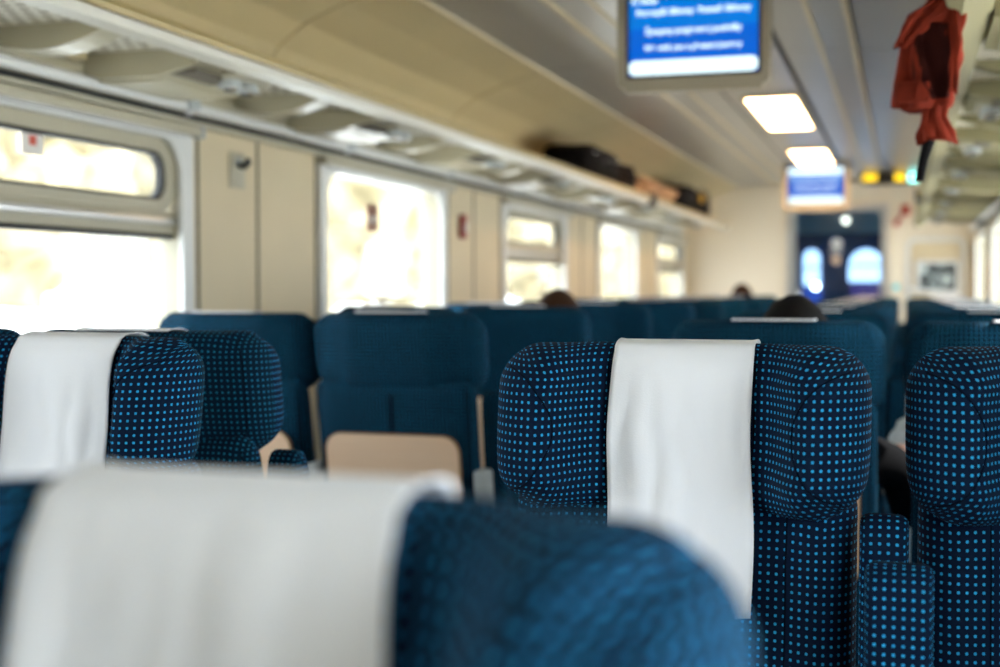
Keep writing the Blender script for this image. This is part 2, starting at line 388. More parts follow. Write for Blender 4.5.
for i, (x, z, c) in enumerate(((-.62, 1.98, (1, .75, .5)), (-.21, 1.86, (.7, .6, .45)), (-.93, 1.27, (1, .97, .95)))):
    g = B(); g.cyl((x, Y1 + 1.2, z), .035, .02, emis('lamp_glow_%d' % i, c, (6, 4, 16)[i]), 'y'); g.tube([(x, Y1 + 1.21, z), (x, Y1 + 1.4, z)], .008, ALU)
    g.tube([(x, Y1 + 1.4, z), (x, y2, z)], .008, ALU)
    o = g.build('vestibule_lamp'); tag(o, ['small warm round lamp glowing at the top centre of the end doorway', 'dimmer buff round lamp in the upper right of the end doorway', 'bright white round lamp glowing low in the left of the end doorway'][i], 'lamp', 'round lamps behind the end door')

# ------------------------------------------------------------------ things on the end wall
b = B()
ring(b, rrect(.005, .56, 1.08, 1.74, .08), rrect(.045, .52, 1.12, 1.70, .055), 'y', Y1 - .022, Y1 - .002, WHITEP, True)
p = b.build('wall_panel'); tag(p, 'rounded cream panel with pale raised rim on the end wall right of the door', 'panel')
b = B(); b.box(.046, .519, Y1 - .008, Y1 - .001, 1.121, 1.699, CREAM, .002); b.build('panel_face', p)
b = B(); ring(b, rrect(.10, .50, 1.20, 1.52, .01), rrect(.13, .47, 1.23, 1.49, .005), 'y', Y1 - .05, Y1 - .026, WHITEP)
p = b.build('framed_picture'); tag(p, 'white framed dark picture hanging on the rounded panel of the end wall', 'picture')
def picm():
    m = mat('picture_print', (.08, .1, .1), .4); nt = m.node_tree; N = nt.nodes
    tc = N.new('ShaderNodeTexCoord'); v = N.new('ShaderNodeTexNoise'); v.inputs['Scale'].default_value = 9; r = N.new('ShaderNodeValToRGB')
    r.color_ramp.elements[0].position = .42; r.color_ramp.elements[0].color = (.02, .03, .035, 1); r.color_ramp.elements[1].position = .62; r.color_ramp.elements[1].color = (.5, .58, .58, 1)
    nt.links.new(tc.outputs['Object'], v.inputs['Vector']); nt.links.new(v.outputs['Fac'], r.inputs[0]); nt.links.new(r.outputs[0], N['Principled BSDF'].inputs['Base Color']); return m
b = B(); b.box(.125, .475, Y1 - .040, Y1 - .030, 1.225, 1.495, picm()); b.build('print', p)
b = B(); b.tube([(.02, Y1 - .06, 1.245), (.54, Y1 - .06, 1.165)], .022, WHITEP); b.tube([(.03, Y1, 1.243), (.03, Y1 - .06, 1.243)], .01, WHITEP); b.tube([(.53, Y1, 1.167), (.53, Y1 - .06, 1.167)], .01, WHITEP)
tag(b.build('handrail'), 'slanting white rail fixed low across the end wall panel', 'rail')
b = B(); b.cyl((-.085, Y1 - .012, 1.26), .035, .024, GREYP, 'y'); o = b.build('door_button'); tag(o, 'small round turquoise lit door button right of the end door', 'button')
b = B(); b.cyl((-.085, Y1 - .026, 1.26), .024, .006, emis('turquoise_glow', (.05, .55, .6), 1.2), 'y'); b.build('button_lamp', o)
b = B(); b.tube([(-.02, Y1 - .02, 2.02), (-.06, Y1 - .02, 1.93), (-.10, Y1 - .02, 1.86)], [.022, .016, .03], mat('red_paint', (.45, .03, .02), .4)); b.box(-.045, .035, Y1 - .04, Y1 - .001, 1.96, 2.06, MATS['red_paint'], .01)
tag(b.build('emergency_pull'), 'small red handle on the end wall above and right of the door', 'handle')

# sign box with amber and cyan lights
b = B(); b.box(-.40, .16, 12.6, 12.72, 2.26 - .03, 2.40 - .03, DARK, .01)
b = B(); SX0, SX1, SY, SZ0, SZ1 = -.40, .14, 12.3, 2.235, 2.285
b.box(SX0, SX1, SY, SY + .09, 2.19, 2.31, DARK, .012); b.box(-.2, -.05, SY + .02, SY + .07, 2.30, 2.33, DARK)
sg = b.build('indicator_sign'); tag(sg, 'black overhead sign box with two amber lights and one pale cyan light', 'sign')
for x0, x1, z0, z1, c, s_ in ((-.375, -.255, 2.222, 2.280, (1, .62, .02), 1.3), (-.10, -.01, 2.215, 2.275, (1, .62, .02), 1.3), (.02, .12, 2.205, 2.30, (.25, .95, .85), 2.5)):
    g = B(); g.box(x0, x1, SY - .008, SY - .001, z0, z1, emis('sign_light_%s' % str(x0), c, s_), .003); g.build('light', sg)

# ------------------------------------------------------------------ ceiling lamps
LC = XC + .03
DIFF = emis('lamp_diffuser', (1.0, .62, .30), 13.0)
for i, (a, c) in enumerate(((7.15, 8.62), (9.95, 11.75))):
    b = B(); ring(b, rrect(LC - .155, LC + .155, a, c, .02), rrect(LC - .135, LC + .135, a + .02, c - .02, .02), 'z', 2.272, 2.290, FRAME, True)
    o = b.build('ceiling_lamp'); tag(o, ['nearer lit warm ceiling lamp panel, right of the big screen', 'farther lit warm ceiling lamp panel, above the small screen'][i], 'lamp', 'warm ceiling lamps in the centre channel')
    g = B(); g.box(LC - .135, LC + .135, a + .02, c - .02, 2.275, 2.286, DIFF, .003); g.build('diffuser', o)

# ------------------------------------------------------------------ screens
SCR = emis('screen_blue', (.0, .085, .46), .9); SCR2 = emis('screen_band', (.0, .13, .50), .9); SW = emis('screen_white', (.72, .92, .95), 1.0)
HOUS = mat('screen_housing', (.42, .36, .26), .4)
def text(s, size, x, z, y, parent, m, align='CENTER'):
    c = bpy.data.curves.new('caption', 'FONT'); c.body = s; c.size = size; c.align_x = align; c.extrude = .0004; c.offset = size * .03; c.materials.append(m)
    o = bpy.data.objects.new('caption', c); COL.objects.link(o); o.location = (x, y, z); me = bpy.data.meshes.new_from_object(o.evaluated_get(bpy.context.evaluated_depsgraph_get())); bpy.data.objects.remove(o)
    o = link('caption', me, parent, (x, y, z), (R(90), 0, 0))
def screen(y, zb, W, H, label, full):
    x = XC + .02
    b = B()
    ring(b, rrect(-W / 2 - .03, W / 2 + .03, zb - .032, zb + H + .03, .02), rrect(-W / 2, W / 2, zb, zb + H, .008), 'y', -.006, .06, HOUS, True)
    b.box(-W / 2 - .02, W / 2 + .02, .03, .13, zb - .02, zb + H + .02, HOUS, .02)
    b.box(-W / 2 - .005, W / 2 + .005, .0, .04, zb - .05, zb - .03, HOUS, .006)
    if zb + H + .03 < 2.285: b.box(-.08, .08, .05, .11, zb + H, 2.296, HOUS, .01)
    o = b.build('ceiling_screen', None, (x, y, 0)); tag(o, label, 'screen', 'passenger information screens')
    bpy.context.view_layer.update()
    g = B(); g.box(-W / 2, W / 2, .008, .03, zb, zb + H, GASK); g.build('bezel', o)
    g = B(); g.box(-W / 2 + .012, W / 2 - .012, .003, .007, zb + .012, zb + H - .012, SCR)
    g.box(-W / 2 + .012, W / 2 - .012, .0022, .003, zb + .60 * H, zb + H - .012, SCR2); g.build('display', o)
    g = B(); g.prism(rrect(-W / 2 + .012, W / 2 - .012, zb + .012, zb + .062, .02), 'y', .0004, .002, SW); g.build('caption_bar', o)
    k = W / .48
    text('Przemyśl Główny  Poznań Główny', .0285 * k, 0, zb + .222, .001, o, SW)
    text('Życzymy przyjemnej podróży', .0285 * k, 0, zb + .155, .001, o, SW)
    text('We wish you a pleasant journey', .0265 * k, 0, zb + .098, .001, o, SW)
    text('IC Stacja', .026 * k, -W / 2 + .02, zb + .265, .001, o, SW, 'LEFT'); text('12:45', .03 * k, W / 2 - .10, zb + .268, .001, o, SW, 'LEFT')
    if full:
        g = B(); g.prism(rrect(-W / 2 + .012, W / 2 - .012, zb + H - .07, zb + H - .02, .02), 'y', .0004, .002, SW); g.build('caption_bar', o)
screen(4.58, 1.992, .475, .29, 'large blue passenger screen hanging nearest, cut by the top of the photo', False)
screen(11.15, 1.945, .475, .325, 'small distant blue passenger screen hanging above the end door', True)

# ------------------------------------------------------------------ luggage racks
def rack(name, xw, sgn, label):
    """sgn +1: rack on the left wall reaching to +x"""
    e = empty(name, (xw, 0, 0)); tag(e, label, 'luggage rack', 'overhead luggage racks')
    D = .51 if sgn > 0 else .575; RM = RACKM if sgn > 0 else RACKM_SHADED; ys, ye = Y0, 12.7
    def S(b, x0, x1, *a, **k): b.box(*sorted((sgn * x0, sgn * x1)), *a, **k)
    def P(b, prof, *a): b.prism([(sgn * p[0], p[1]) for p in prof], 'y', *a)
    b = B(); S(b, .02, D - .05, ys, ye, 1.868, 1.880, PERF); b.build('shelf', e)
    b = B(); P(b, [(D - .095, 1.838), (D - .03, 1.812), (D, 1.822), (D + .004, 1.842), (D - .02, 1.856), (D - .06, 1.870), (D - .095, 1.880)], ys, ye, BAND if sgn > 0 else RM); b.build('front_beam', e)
    b = B(); P(b, [(D - .012, 1.848), (D + .006, 1.846), (D + .010, 1.860), (D + .002, 1.872), (D - .012, 1.868)], ys, ye, RACKR); b.build('front_lip', e)
    b = B(); S(b, .0, .075, ys, ye, 1.815, 1.868, RM, .01)
    b.tube([(sgn * .085, ys, 1.795), (sgn * .085, ye, 1.795)], .015, WHITEP)
    b.tube([(sgn * .05, ys, 1.775), (sgn * .05, ye, 1.775)], .008, GASK); S(b, .0, .045, ys, ye, 1.755, 1.79, FRAME, .004); b.build('wall_rail', e)
    k0 = -2
    b = B(); S(b, D - .03, D + .022, 8.65, 8.80, 1.80, 1.885, GASK, .006); b.build('joint_clamp', e)
    for k in range(k0, 9):
        yc = 3.05 + 1.17 * k
        if yc > ye - .3: continue
        # moulded box that carries the reading lamps
        b = B()
        P(b, [(.075, 1.816), (.12, 1.800), (.30, 1.800), (D - .10, 1.826), (D - .10, 1.868), (.075, 1.868)], yc - .08, yc + .32, RM)
        P(b, [(.10, 1.797), (.14, 1.790), (.26, 1.790), (.30, 1.797), (.30, 1.803), (.10, 1.803)], yc - .05, yc + .28, RM)
        for q in range(7): S(b, .32, .40, yc - .06 + q * .03, yc - .045 + q * .03, 1.805 + .0, 1.818, GROOVE)
        b.build('lamp_housing', e)
        l = B()
        for q in (-.045, .045):
            l.cyl((sgn * .40, yc + .16 + q, 1.806), .034, .03, GREYP, 'z', 18, .027)
            l.cyl((sgn * .40, yc + .16 + q, 1.791), .024, .012, CHROME, 'z', 16)
        l.box(*sorted((sgn * .355, sgn * .445)), yc + .06, yc + .26, 1.812, 1.828, FRAME, .005)
        lo = l.build('reading_lamp', e)
        for q in (-.045, .045):
            g = B(); g.cyl((sgn * .40, yc + .16 + q, 1.784), .018, .004, DARK, 'z', 14); g.build('lens', lo)
        # arched cross rib
        b = B(); rib = []
        for j in range(11):
            t = j / 10; rib.append((.08 + (D - .17) * t, 1.862 - .055 * math.sin(math.pi * min(1, .18 + t * .82))))
        prof = rib + [(D - .09, 1.868), (.08, 1.868)]
        P(b, prof, yc - .45, yc - .36, RM); b.build('cross_rib', e)
        b = B(); S(b, .09, .13, yc - .34, yc - .14, 1.838, 1.866, COVE, .006); b.build('rail_box', e)
        b = B(); S(b, .07, .11, yc + .40, yc + .46, 1.785, 1.82, GREYP, .008); b.cyl((sgn * .085, yc + .43, 1.785), .012, .03, ALU); b.build('coat_hook', e)
    return e
rack('luggage_rack', XL, 1, 'long cream luggage rack above the windows on the left wall')
rack('luggage_rack', XR, -1, 'long luggage rack with shade in its olive tone overhead at the right edge of the photo')

# roller blind boxes over the windows
for i, y in enumerate(WIN_Y):
    if i > 3:
        b = B(); b.box(XL + .001, XL + .045, y - .06, y + WIN_W + .06, 1.722, 1.752, FRAME, .008); b.box(XL + .01, XL + .035, y, y + WIN_W, 1.716, 1.724, ALU)
        b.box(XL + .001, XL + .05, y + WIN_W + .055, y + WIN_W + .07, 1.718, 1.756, GREYP, .003)
        tag(b.build('blind_box'), 'slim cream roller blind box above the %s window of the left wall' % ['', '', '', '', 'nearest', 'second nearest', 'middle', 'second farthest', 'farthest'][i], 'blind box', 'roller blind boxes on the left wall')

# small fittings on the left wall
b = B(); b.box(XL + .001, XL + .008, 3.87, 3.97, 1.585, 1.705, FRAME, .003); b.box(XL + .006, XL + .012, 3.90, 3.94, 1.66, 1.69, GREYP, .002)
o = b.build('coat_hook_plate'); tag(o, 'small square plate with a dark coat hook on the wall after the nearest window', 'coat hook')
b = B(); b.tube([(XL + .008, 3.92, 1.665), (XL + .035, 3.92, 1.655), (XL + .045, 3.92, 1.67)], .009, DARK); b.cyl((XL + .045, 3.92, 1.672), .013, .012, DARK, 'x'); b.build('hook', o)
b = B(); b.box(XL + .002, XL + .03, 6.20, 6.26, 1.50, 1.62, mat('red_box', (.35, .03, .03), .4), .008); b.box(XL + .028, XL + .036, 6.215, 6.245, 1.53, 1.58, WHITEP, .002)
tag(b.build('emergency_hammer'), 'small red emergency hammer holder on the left wall after the second window', 'hammer')
b = B(); b.box(XL - .040, XL - .0385, 4.98 + .14, 4.98 + .27, 1.49, 1.61, mat('sticker_brown', (.25, .12, .08), .6)); b.box(XL - .0385, XL - .038, 4.98 + .18, 4.98 + .23, 1.53, 1.56, WHITEP)
tag(b.build('window_sticker'), 'tiny reddish square sticker on the second window pane', 'sticker')
b = B(); b.box(XL - .039, XL - .0380, 2.86, 2.95, 1.60, 1.66, mat('sticker_white', (.85, .8, .75), .6)); b.box(XL - .038, XL - .0375, 2.89, 2.92, 1.625, 1.65, mat('sticker_red', (.7, .12, .08), .6))
tag(b.build('window_sticker'), 'pale sticker with a red mark on the upper pane of the nearest window', 'sticker')

# ------------------------------------------------------------------ seats
def lean(v):
    y = v[1] + max(0, v[2] - .42) * math.tan(R(9)); return (v[0], y - .115, v[2])       # top of the back sits over the origin
HZ = 1.071
def wingp(u): return sstep(.42, .72, abs(u))
HEAD = Pillow(.238, .107, .056, HZ,
              mid=lambda u, v: -.040 * wingp(u) - .01,
              df=lambda u, v: .036 + .066 * wingp(u) * (1 - .55 * max(0, (-v - .45) / .55) ** 2 - .25 * max(0, (v - .5) / .5)) + .006 * (1 - u * u),
              db=lambda u, v: .040 + .028 * wingp(u), p=6, xs=lambda v: 1.0 - .045 * max(0, -v) ** 2)
BACK = Pillow(.222, .29, .03, .712,
              mid=lambda u, v: 0.0, df=lambda u, v: .040 + .018 * sstep(.55, .85, abs(u)) + .014 * math.exp(-((v + .45) / .4) ** 2),
              db=lambda u, v: .038, p=10, xs=lambda v: 1.0 + .02 * (v < 0) * abs(v))
def seam(b, pil, pts, side, r=.0012):
    out = []
    for u, v in pts:
        p = pil.pt(u, v, side); out.append((p.x, p.y, p.z))
    b.tube(out, r, PIPE, 6)
def make_seat():
    e = empty('train_seat')
    b = B(); BACK.mesh(b, FAB, 30, 30)
    seam(b, BACK, [(-.02, .96 - .1 * k) for k in range(15)], 0); seam(b, BACK, [(.02, .96 - .1 * k) for k in range(15)], 0)
    for sg in (-1, 1): seam(b, BACK, [(sg * .62, .97 - .1 * k) for k in range(18)], 1); seam(b, BACK, [(sg * .93, .95 - .1 * k) for k in range(18)], 0)
    b.build('backrest', e, fn=lean, angle=180)
    b = B(); HEAD.mesh(b, FAB, 48, 34)
    for sg in (-1, 1):
        seam(b, HEAD, [(sg * (.40), .93 - .1 * k) for k in range(19)], 1)
        c = []
        for k in range(25):
            a = math.pi * (.42 + 1.16 * k / 24); c.append((sg * (1.02 + .40 * math.cos(a)), -.02 + .78 * math.sin(a)))
        seam(b, HEAD, [(max(-.93, min(.93, q[0])), max(-.9, min(.9, q[1]))) for q in c], 1)
        seam(b, HEAD, [(sg * .88, .95 - .1 * k) for k in range(19)], 0)
    b.build('headrest', e, fn=lean, angle=180)
    b = B(); cu = Pillow(.235, .235, .05, 0, lambda u, v: 0, lambda u, v: .055 + .02 * sstep(.6, .95, abs(u)), lambda u, v: .05, p=8); cu.mesh(b, FAB, 20, 20)
    b.build('seat_cushion', e, fn=lambda c: (c[0], -.33 + c[2] * -1.0, .42 - c[1]))
    b = B(); b.box(-.05, .05, -.42, -.12, .02, .34, GREYP, .015); b.box(-.16, .16, -.46, -.08, 0, .03, GREYP, .01); b.box(-.22, .22, -.50, -.10, .335, .372, DARK, .01); b.build('pedestal', e)
    b = B(); b.prism(rrect(-.185, .185, .585, .862, .045), 'y', .043, .053, WOOD); ring(b, rrect(-.1875, .1875, .5825, .8645, .047), rrect(-.184, .184, .586, .861, .044), 'y', .0425, .0535, PLYEDGE)
    t = b.build('tray_table', e, fn=lean)
    b = B()
    for sg in (-1, 1): b.box(*sorted((sg * .13, sg * .17)), .042, .068, .548, .60, GREYP, .006)
    b.build('table_bracket', e, fn=lean)
    for sg in (-1, 1):
        b = B(); b.box(-.018, .018, -.05, .05, .50, .775, GREYP, .012, 3); b.build('armrest_hinge', e, (sg * .236, 0, 0), fn=lean)
    b = B(); A = Pillow(.029, .185, .013, .790, lambda u, v: -.045, lambda u, v: .036, lambda u, v: .036, p=10); A.mesh(b, FAB, 10, 22)
    b.build('armrest', e, (.255, 0, 0), fn=lean, angle=180)
    return e
proto = make_seat()
used = [False]
GS = 'blue dotted train seats'
def place_seat(x, y, away, label, arm=1, dz=0, down=False, hinge=True):
    """arm: world side (+1 = +x) that carries the folded-up armrest"""
    if False: pass
    else:
        e = proto.copy(); COL.objects.link(e); kids = []
        for ch in PARTS:
            c = ch.copy(); COL.objects.link(c); c.parent = e; kids.append(c)
    e.location = (x, y, dz); e.rotation_euler = (0, 0, math.pi if away else 0)
    s = arm * (-1 if away else 1)
    for c in kids:
        if c.name.startswith('armrest_hinge') and (not away or down or not hinge): bpy.data.objects.remove(c); continue
        if c.name.split('.')[0] == 'armrest':
            c.location.x = s * .255
            if down:
                c.rotation_euler.x = R(81); hz_ = .60; hy = -.13
                c.location.y = hy + hz_ * math.sin(R(81)) - hy * math.cos(R(81)); c.location.z = hz_ - hz_ * math.cos(R(81)) - hy * math.sin(R(81))

    tag(e, label, 'seat', GS); return e
PARTS = list(proto.children)

# --- white headrest cloth
def make_cover(name, seed, wdt=.182, front=.335, back=.03, skew=0, folds=1.0, strip=False):
    rnd = random.Random(seed); path = []
    H = HEAD
    zt = HZ + .107
    # path in (y, z): front bottom -> up the front -> over the top -> down the back
    n1 = 34
    for k in range(n1 + 1):
        z = (zt - front) + (front - .012) * k / n1
        v = (z - HZ) / .107
        if v > -.93: yf = H.pt(0, max(-.6, min(.985, v)), 1).y
        else: yf = -.052
        path.append((min(yf, -.050 if z < .97 else yf) - .004, z))
    for k in range(1, 7 if strip else 8):
        a = math.pi * k / 8; yf = path[n1][0]
        path.append((yf + (.083) * (1 - math.cos(a)) / 2, zt - .010 + .0135 * math.sin(a)))
    yb = path[-1][0] + .004
    for k in range(1, 1 if strip else 7): path.append((yb + .003, zt - .012 - back * k / 6))
    ns = 28; ph = [rnd.uniform(0, 6.28) for _ in range(6)]
    L = [0]
    for a, c in zip(path[:-1], path[1:]): L.append(L[-1] + math.hypot(a[0] - c[0], a[1] - c[1]))
    verts = []; uvs = []
    for j, (y, z) in enumerate(path):
        d = max(0, zt - z) / front if j <= n1 else 0
        for i in range(ns + 1):
            u = i / ns * 2 - 1
            x = u * wdt / 2 * (1 + .03 * d) + skew * d + .002 * math.sin(d * 9 + ph[0]) * abs(u)
            amp = folds * .0042 * (min(1, d * 2.2)) * (1 - .35 * u * u)
            f = amp * (math.sin(u * 5.2 + d * 3.1 + ph[1]) * .6 + math.sin(u * 9.4 - d * 4.0 + ph[2]) * .45 + math.sin(d * 11 + u * 2 + ph[3]) * .3)
            f += folds * .0025 * noise.noise(Vector((u * 3, d * 5, seed))) * min(1, d * 3)
            hem = .0012 if (abs(u) > .93 or j < 3 or j > len(path) - 3) else 0
            dirn = -1 if j <= n1 else 0
            yy = y + dirn * (abs(f) + hem) if j <= n1 else y + (hem if j > n1 + 7 else 0)
            verts.append((x, yy, z + (hem if n1 < j <= n1 + 7 else 0) + .003 * math.sin(u * 2 + ph[4]) * (1 if j < 2 else 0)))
            uvs.append((x, L[j]))
    n_ = ns + 1
    b = B(); b.add(verts, [[j * n_ + i, j * n_ + i + 1, (j + 1) * n_ + i + 1, (j + 1) * n_ + i] for j in range(len(path) - 1) for i in range(ns)], CLOTH, True, uvs)
    o = b.build(name, fn=lean, angle=180); so_ = o.modifiers.new('thickness', 'SOLIDIFY'); so_.thickness = .0012; so_.offset = 0
    return o
COVERS = [make_cover('headrest_cover', 3, skew=.006, folds=1.7), make_cover('headrest_cover', 11, skew=-.004, front=.30), make_cover('headrest_cover', 23, skew=.008, folds=4.5, front=.36), make_cover('headrest_cover', 31, strip=True)]
cused = [0, 0, 0, 0]
def place_cover(x, y, away, label, which=1, dz=0):
    if away: which = 3
    o = COVERS[which] if not cused[which] else COVERS[which].copy()
    if cused[which]: COL.objects.link(o)
    cused[which] = 1; o.location = (x, y, dz); o.rotation_euler = (0, 0, math.pi if away else 0)
    tag(o, label, 'headrest cover', 'white headrest covers'); return o

XA, XW = -.276, .240           # right-hand pair: aisle side, window side
LA, LW = -1.225, -1.745        # left-hand pair
place_seat(XA - .016, .56, False, 'blurred blue dotted seat closest to the camera, filling the bottom left', 1, dz=-.022)
place_cover(XA - .024, .56, False, 'blurred white cloth draped over the closest seat, bottom left corner', 2, dz=-.022)
place_seat(XA, 1.72, False, 'sharp blue dotted seat facing the camera in the centre with a white cloth', 1)
place_cover(XA - .0, 1.72, False, 'sharp white cloth hanging on the centre seat facing the camera', 0)
place_seat(XW, 1.74, False, 'blue dotted seat facing the camera cut off by the right edge', 1)
place_seat(LA + .012, 1.72, False, 'sharp blue dotted seat facing the camera at the left edge with white cloth', -1)
place_cover(LA + .017, 1.72, False, 'sharp white cloth on the seat at the left edge', 1)
place_seat(LA - .035, 1.93, True, 'blue dotted seat facing away, back to back with the left edge seat', 1)
place_cover(LA - .035, 1.93, True, 'white cloth strip on top of the seat just behind the left edge seat', 1)
place_seat(LW, 1.93, True, 'blue seat by the left window with only its top showing at the left edge', -1)
ORD = ['first', 'second', 'third', 'fourth', 'fifth', 'sixth', 'seventh', 'eighth']
for k in range(8):
    y = 3.13 + 1.16 * k
    place_seat(LA - .045, y, True, '%s blue seat back with wooden table left of the aisle, counted from the camera' % ORD[k], 1, dz=.008)
    place_cover(LA - .045, y, True, 'white cloth strip on top of the %s seat back left of the aisle' % ORD[k], 1, dz=.008)
    place_seat(LW, y, True, 'blue seat back by the left windows, %s of the window row from the camera' % ORD[k], -1, dz=.006)
    place_cover(LW, y, True, 'white cloth strip on top of the %s seat back by the left windows' % ORD[k], 1, dz=.006)
for k in range(8):
    y = 2.93 + 1.15 * k
    place_seat(XA, y, True, 'blue seat back right of the aisle, %s behind the sharp centre seat' % ORD[k], 1, down=(k == 0))
    place_cover(XA, y, True, 'white cloth strip on top of the %s seat back behind the centre seat' % ORD[k], 1)
    place_seat(XW, y, True, 'blue seat back by the right wall, %s behind the seat at the right edge' % ORD[k], 1, hinge=(k > 0))
    place_cover(XW + .03, y, True, 'white cloth strip on top of the %s seat back behind the right edge seat' % ORD[k], 1)

# fabric
for c in PARTS: bpy.data.objects.remove(c)
bpy.data.objects.remove(proto)
# the wide folded armrest between the centre seat and the right edge seat
b = B(); A2 = Pillow(.037, .20, .012, .745, lambda u, v: 0, lambda u, v: .045, lambda u, v: .045, p=14); A2.mesh(b, FAB, 12, 22)
ar = b.build('folding_armrest', None, (-.003, 1.50, 0), angle=180); tag(ar, 'upright blue dotted folding armrest standing between the centre seat and right edge seat', 'armrest')
b = B(); b.box(-.025, .025, -.03, .06, .30, .56, GREYP, .01); b.box(-.06, .06, -.05, .09, 0, .30, DARK, .01); b.build('armrest_bracket', ar)

# ------------------------------------------------------------------ luggage
BLACKF = mat('black_nylon', (.006, .0055, .006), .9, spec=.08, bump=.3, bscale=90); BROWN = mat('tan_cloth', (.42, .22, .10), .8, var=.4, vscale=12)
def bag(name, x0, x1, y0, y1, z0, z1, m, label, seed, flat=.5, soft=.012):
    b = B(); t = bmesh.new(); bmesh.ops.create_cube(t, size=2); bmesh.ops.subdivide_edges(t, edges=t.edges[:], cuts=9, use_grid_fill=True)
    for v in t.verts:
        c = v.co; q = Vector((abs(c.x) ** 5 + abs(c.y) ** 5 + abs(c.z) ** 5,)*1 + (0, 0)).x ** .2
        c = c / q * 1.0; c.z = max(c.z, -.97)
        k = noise.noise(Vector((c.x * 2 + seed, c.y * 3, c.z * 2))) * soft * 6
        c = c * (1 + (k if c.z > -.5 else 0))
        v.co = Vector(((x0 + x1) / 2 + c.x * (x1 - x0) / 2, (y0 + y1) / 2 + c.y * (y1 - y0) / 2, (z0 + z1) / 2 + c.z * (z1 - z0) / 2))
    zmin = min(v.co.z for v in t.verts)
    for v in t.verts: v.co.z += z0 - zmin
    b.merge(t, m, True); o = b.build(name, angle=180); tag(o, label, 'luggage', 'luggage on the left rack'); return o
zr = 1.881
o = bag('suitcase', -1.98, -1.67, 7.05, 7.95, zr, zr + .19, BLACKF, 'long black suitcase lying on the left rack, nearest of the luggage', 1)
g = B(); g.tube([(-1.67, 7.35, zr + .09), (-1.645, 7.38, zr + .11), (-1.645, 7.62, zr + .11), (-1.67, 7.65, zr + .09)], .009, DARK); g.build('handle', o)
g = B(); g.tube([(-1.675, 7.15, zr + .135), (-1.675, 7.85, zr + .135)], .003, ALU); g.build('zipper', o)
o = bag('rucksack', -2.0, -1.70, 8.0, 8.55, zr, zr + .17, mat('dark_brown_nylon', (.015, .009, .007), .9, spec=.08), 'dark brown rucksack on the left rack beside the black suitcase', 5, soft=.02)
g = B(); g.tube([(-1.72, 8.1, zr + .13), (-1.68, 8.2, zr + .08), (-1.69, 8.4, zr + .04)], .01, BLACKF); g.build('strap', o)
o = bag('folded_coat', -2.0, -1.68, 8.75, 9.95, zr, zr + .14, BROWN, 'crumpled tan and orange coat lying on the left rack between the bags', 9, soft=.05)
g = B(); g.tube([(-1.70, 8.9, zr + .10), (-1.67, 9.2, zr + .06), (-1.68, 9.7, zr + .05)], .018, BROWN); g.build('sleeve', o)
o = bag('duffel_bag', -2.06, -1.68, 10.4, 12.0, zr, zr + .22, BLACKF, 'black duffel bag with a yellow tag at the far end of the left rack', 13, soft=.02)
g = B(); g.tube([(-1.68, 10.8, zr + .12), (-1.655, 11.0, zr + .2), (-1.66, 11.4, zr + .2), (-1.68, 11.6, zr + .12)], .012, DARK); g.build('handle', o)
g = B(); g.box(-1.668, -1.655, 11.05, 11.18, zr + .10, zr + .17, mat('yellow_tag', (.6, .35, .03), .6), .003); g.build('tag', o)

# rust-red jacket hanging over the right rack edge
RUST = mat('rust_cloth', (.17, .021, .010), .9, spec=.08, var=.25, vscale=20, bump=.4, bscale=250); RUSTD = mat('jacket_lining', (.02, .004, .003), .9, spec=.05)
def drape(pts, yc, thick, m, seed, name, parent=None, nf=7, fold=.012):
    """cloth hung from a rail: left/right outline by height, folds running down, wrapped into a closed tube"""
    b = B(); n = 40; verts = []; K = 28
    zs = [p[0] for p in pts]
    def at(z):
        for (a, l0, r0), (c, l1, r1) in zip(pts[:-1], pts[1:]):
            if c <= z <= a:
                t = (a - z) / (a - c); t = t * t * (3 - 2 * t) * .6 + t * .4; return l0 + (l1 - l0) * t, r0 + (r1 - r0) * t
        return pts[-1][1:]
    for j in range(K + 1):
        z = zs[0] + (zs[-1] - zs[0]) * j / K; l, r = at(z)
        for i in range(n):
            a = 2 * math.pi * i / n; cx, cy = math.cos(a), math.sin(a)
            x = (l + r) / 2 + cx * (r - l) / 2
            f = fold * (math.sin(a * nf + z * 22 + seed) * .7 + noise.noise(Vector((cx * 3, cy * 3 + seed, z * 16))) * 1.6) * min(1, (j + 1) / 4)
            rad = thick / 2 + f; y = yc + cy * rad
            x += f * cx * .6 + .006 * noise.noise(Vector((z * 18, seed, cx * 2)))
            verts.append((x, y, z + .006 * math.sin(a * 2 + seed)))
    faces = [[j * n + i, j * n + (i + 1) % n, (j + 1) * n + (i + 1) % n, (j + 1) * n + i] for j in range(K) for i in range(n)] + [list(range(n)), [K * n + i for i in range(n)][::-1]]
    b.add(verts, faces, m, True); return b.build(name, parent, angle=180)
H0 = 1.25
jk = drape([(H0 + .625, .085, .115), (H0 + .60, .045, .112), (H0 + .55, .005, .108), (H0 + .47, -.022, .104), (H0 + .40, -.034, .090), (H0 + .375, -.034, .085)], 2.88, .085, RUST, 2, 'hanging_jacket')
tag(jk, 'rust red jacket hanging over the edge of the right luggage rack', 'jacket')
drape([(H0 + .545, .020, .085), (H0 + .50, .008, .098), (H0 + .43, .012, .095), (H0 + .395, .03, .085)], 2.835, .022, RUSTD, 7, 'lining', jk, 5, .006)
drape([(H0 + .41, .035, .088), (H0 + .36, .032, .075), (H0 + .325, .020, .090), (H0 + .305, .022, .098)], 2.88, .06, RUST, 5, 'sleeve', jk, 6, .010)
drape([(H0 + .60, .075, .10), (H0 + .50, .084, .104), (H0 + .40, .078, .098)], 2.832, .018, RUST, 11, 'lapel', jk, 4, .004)
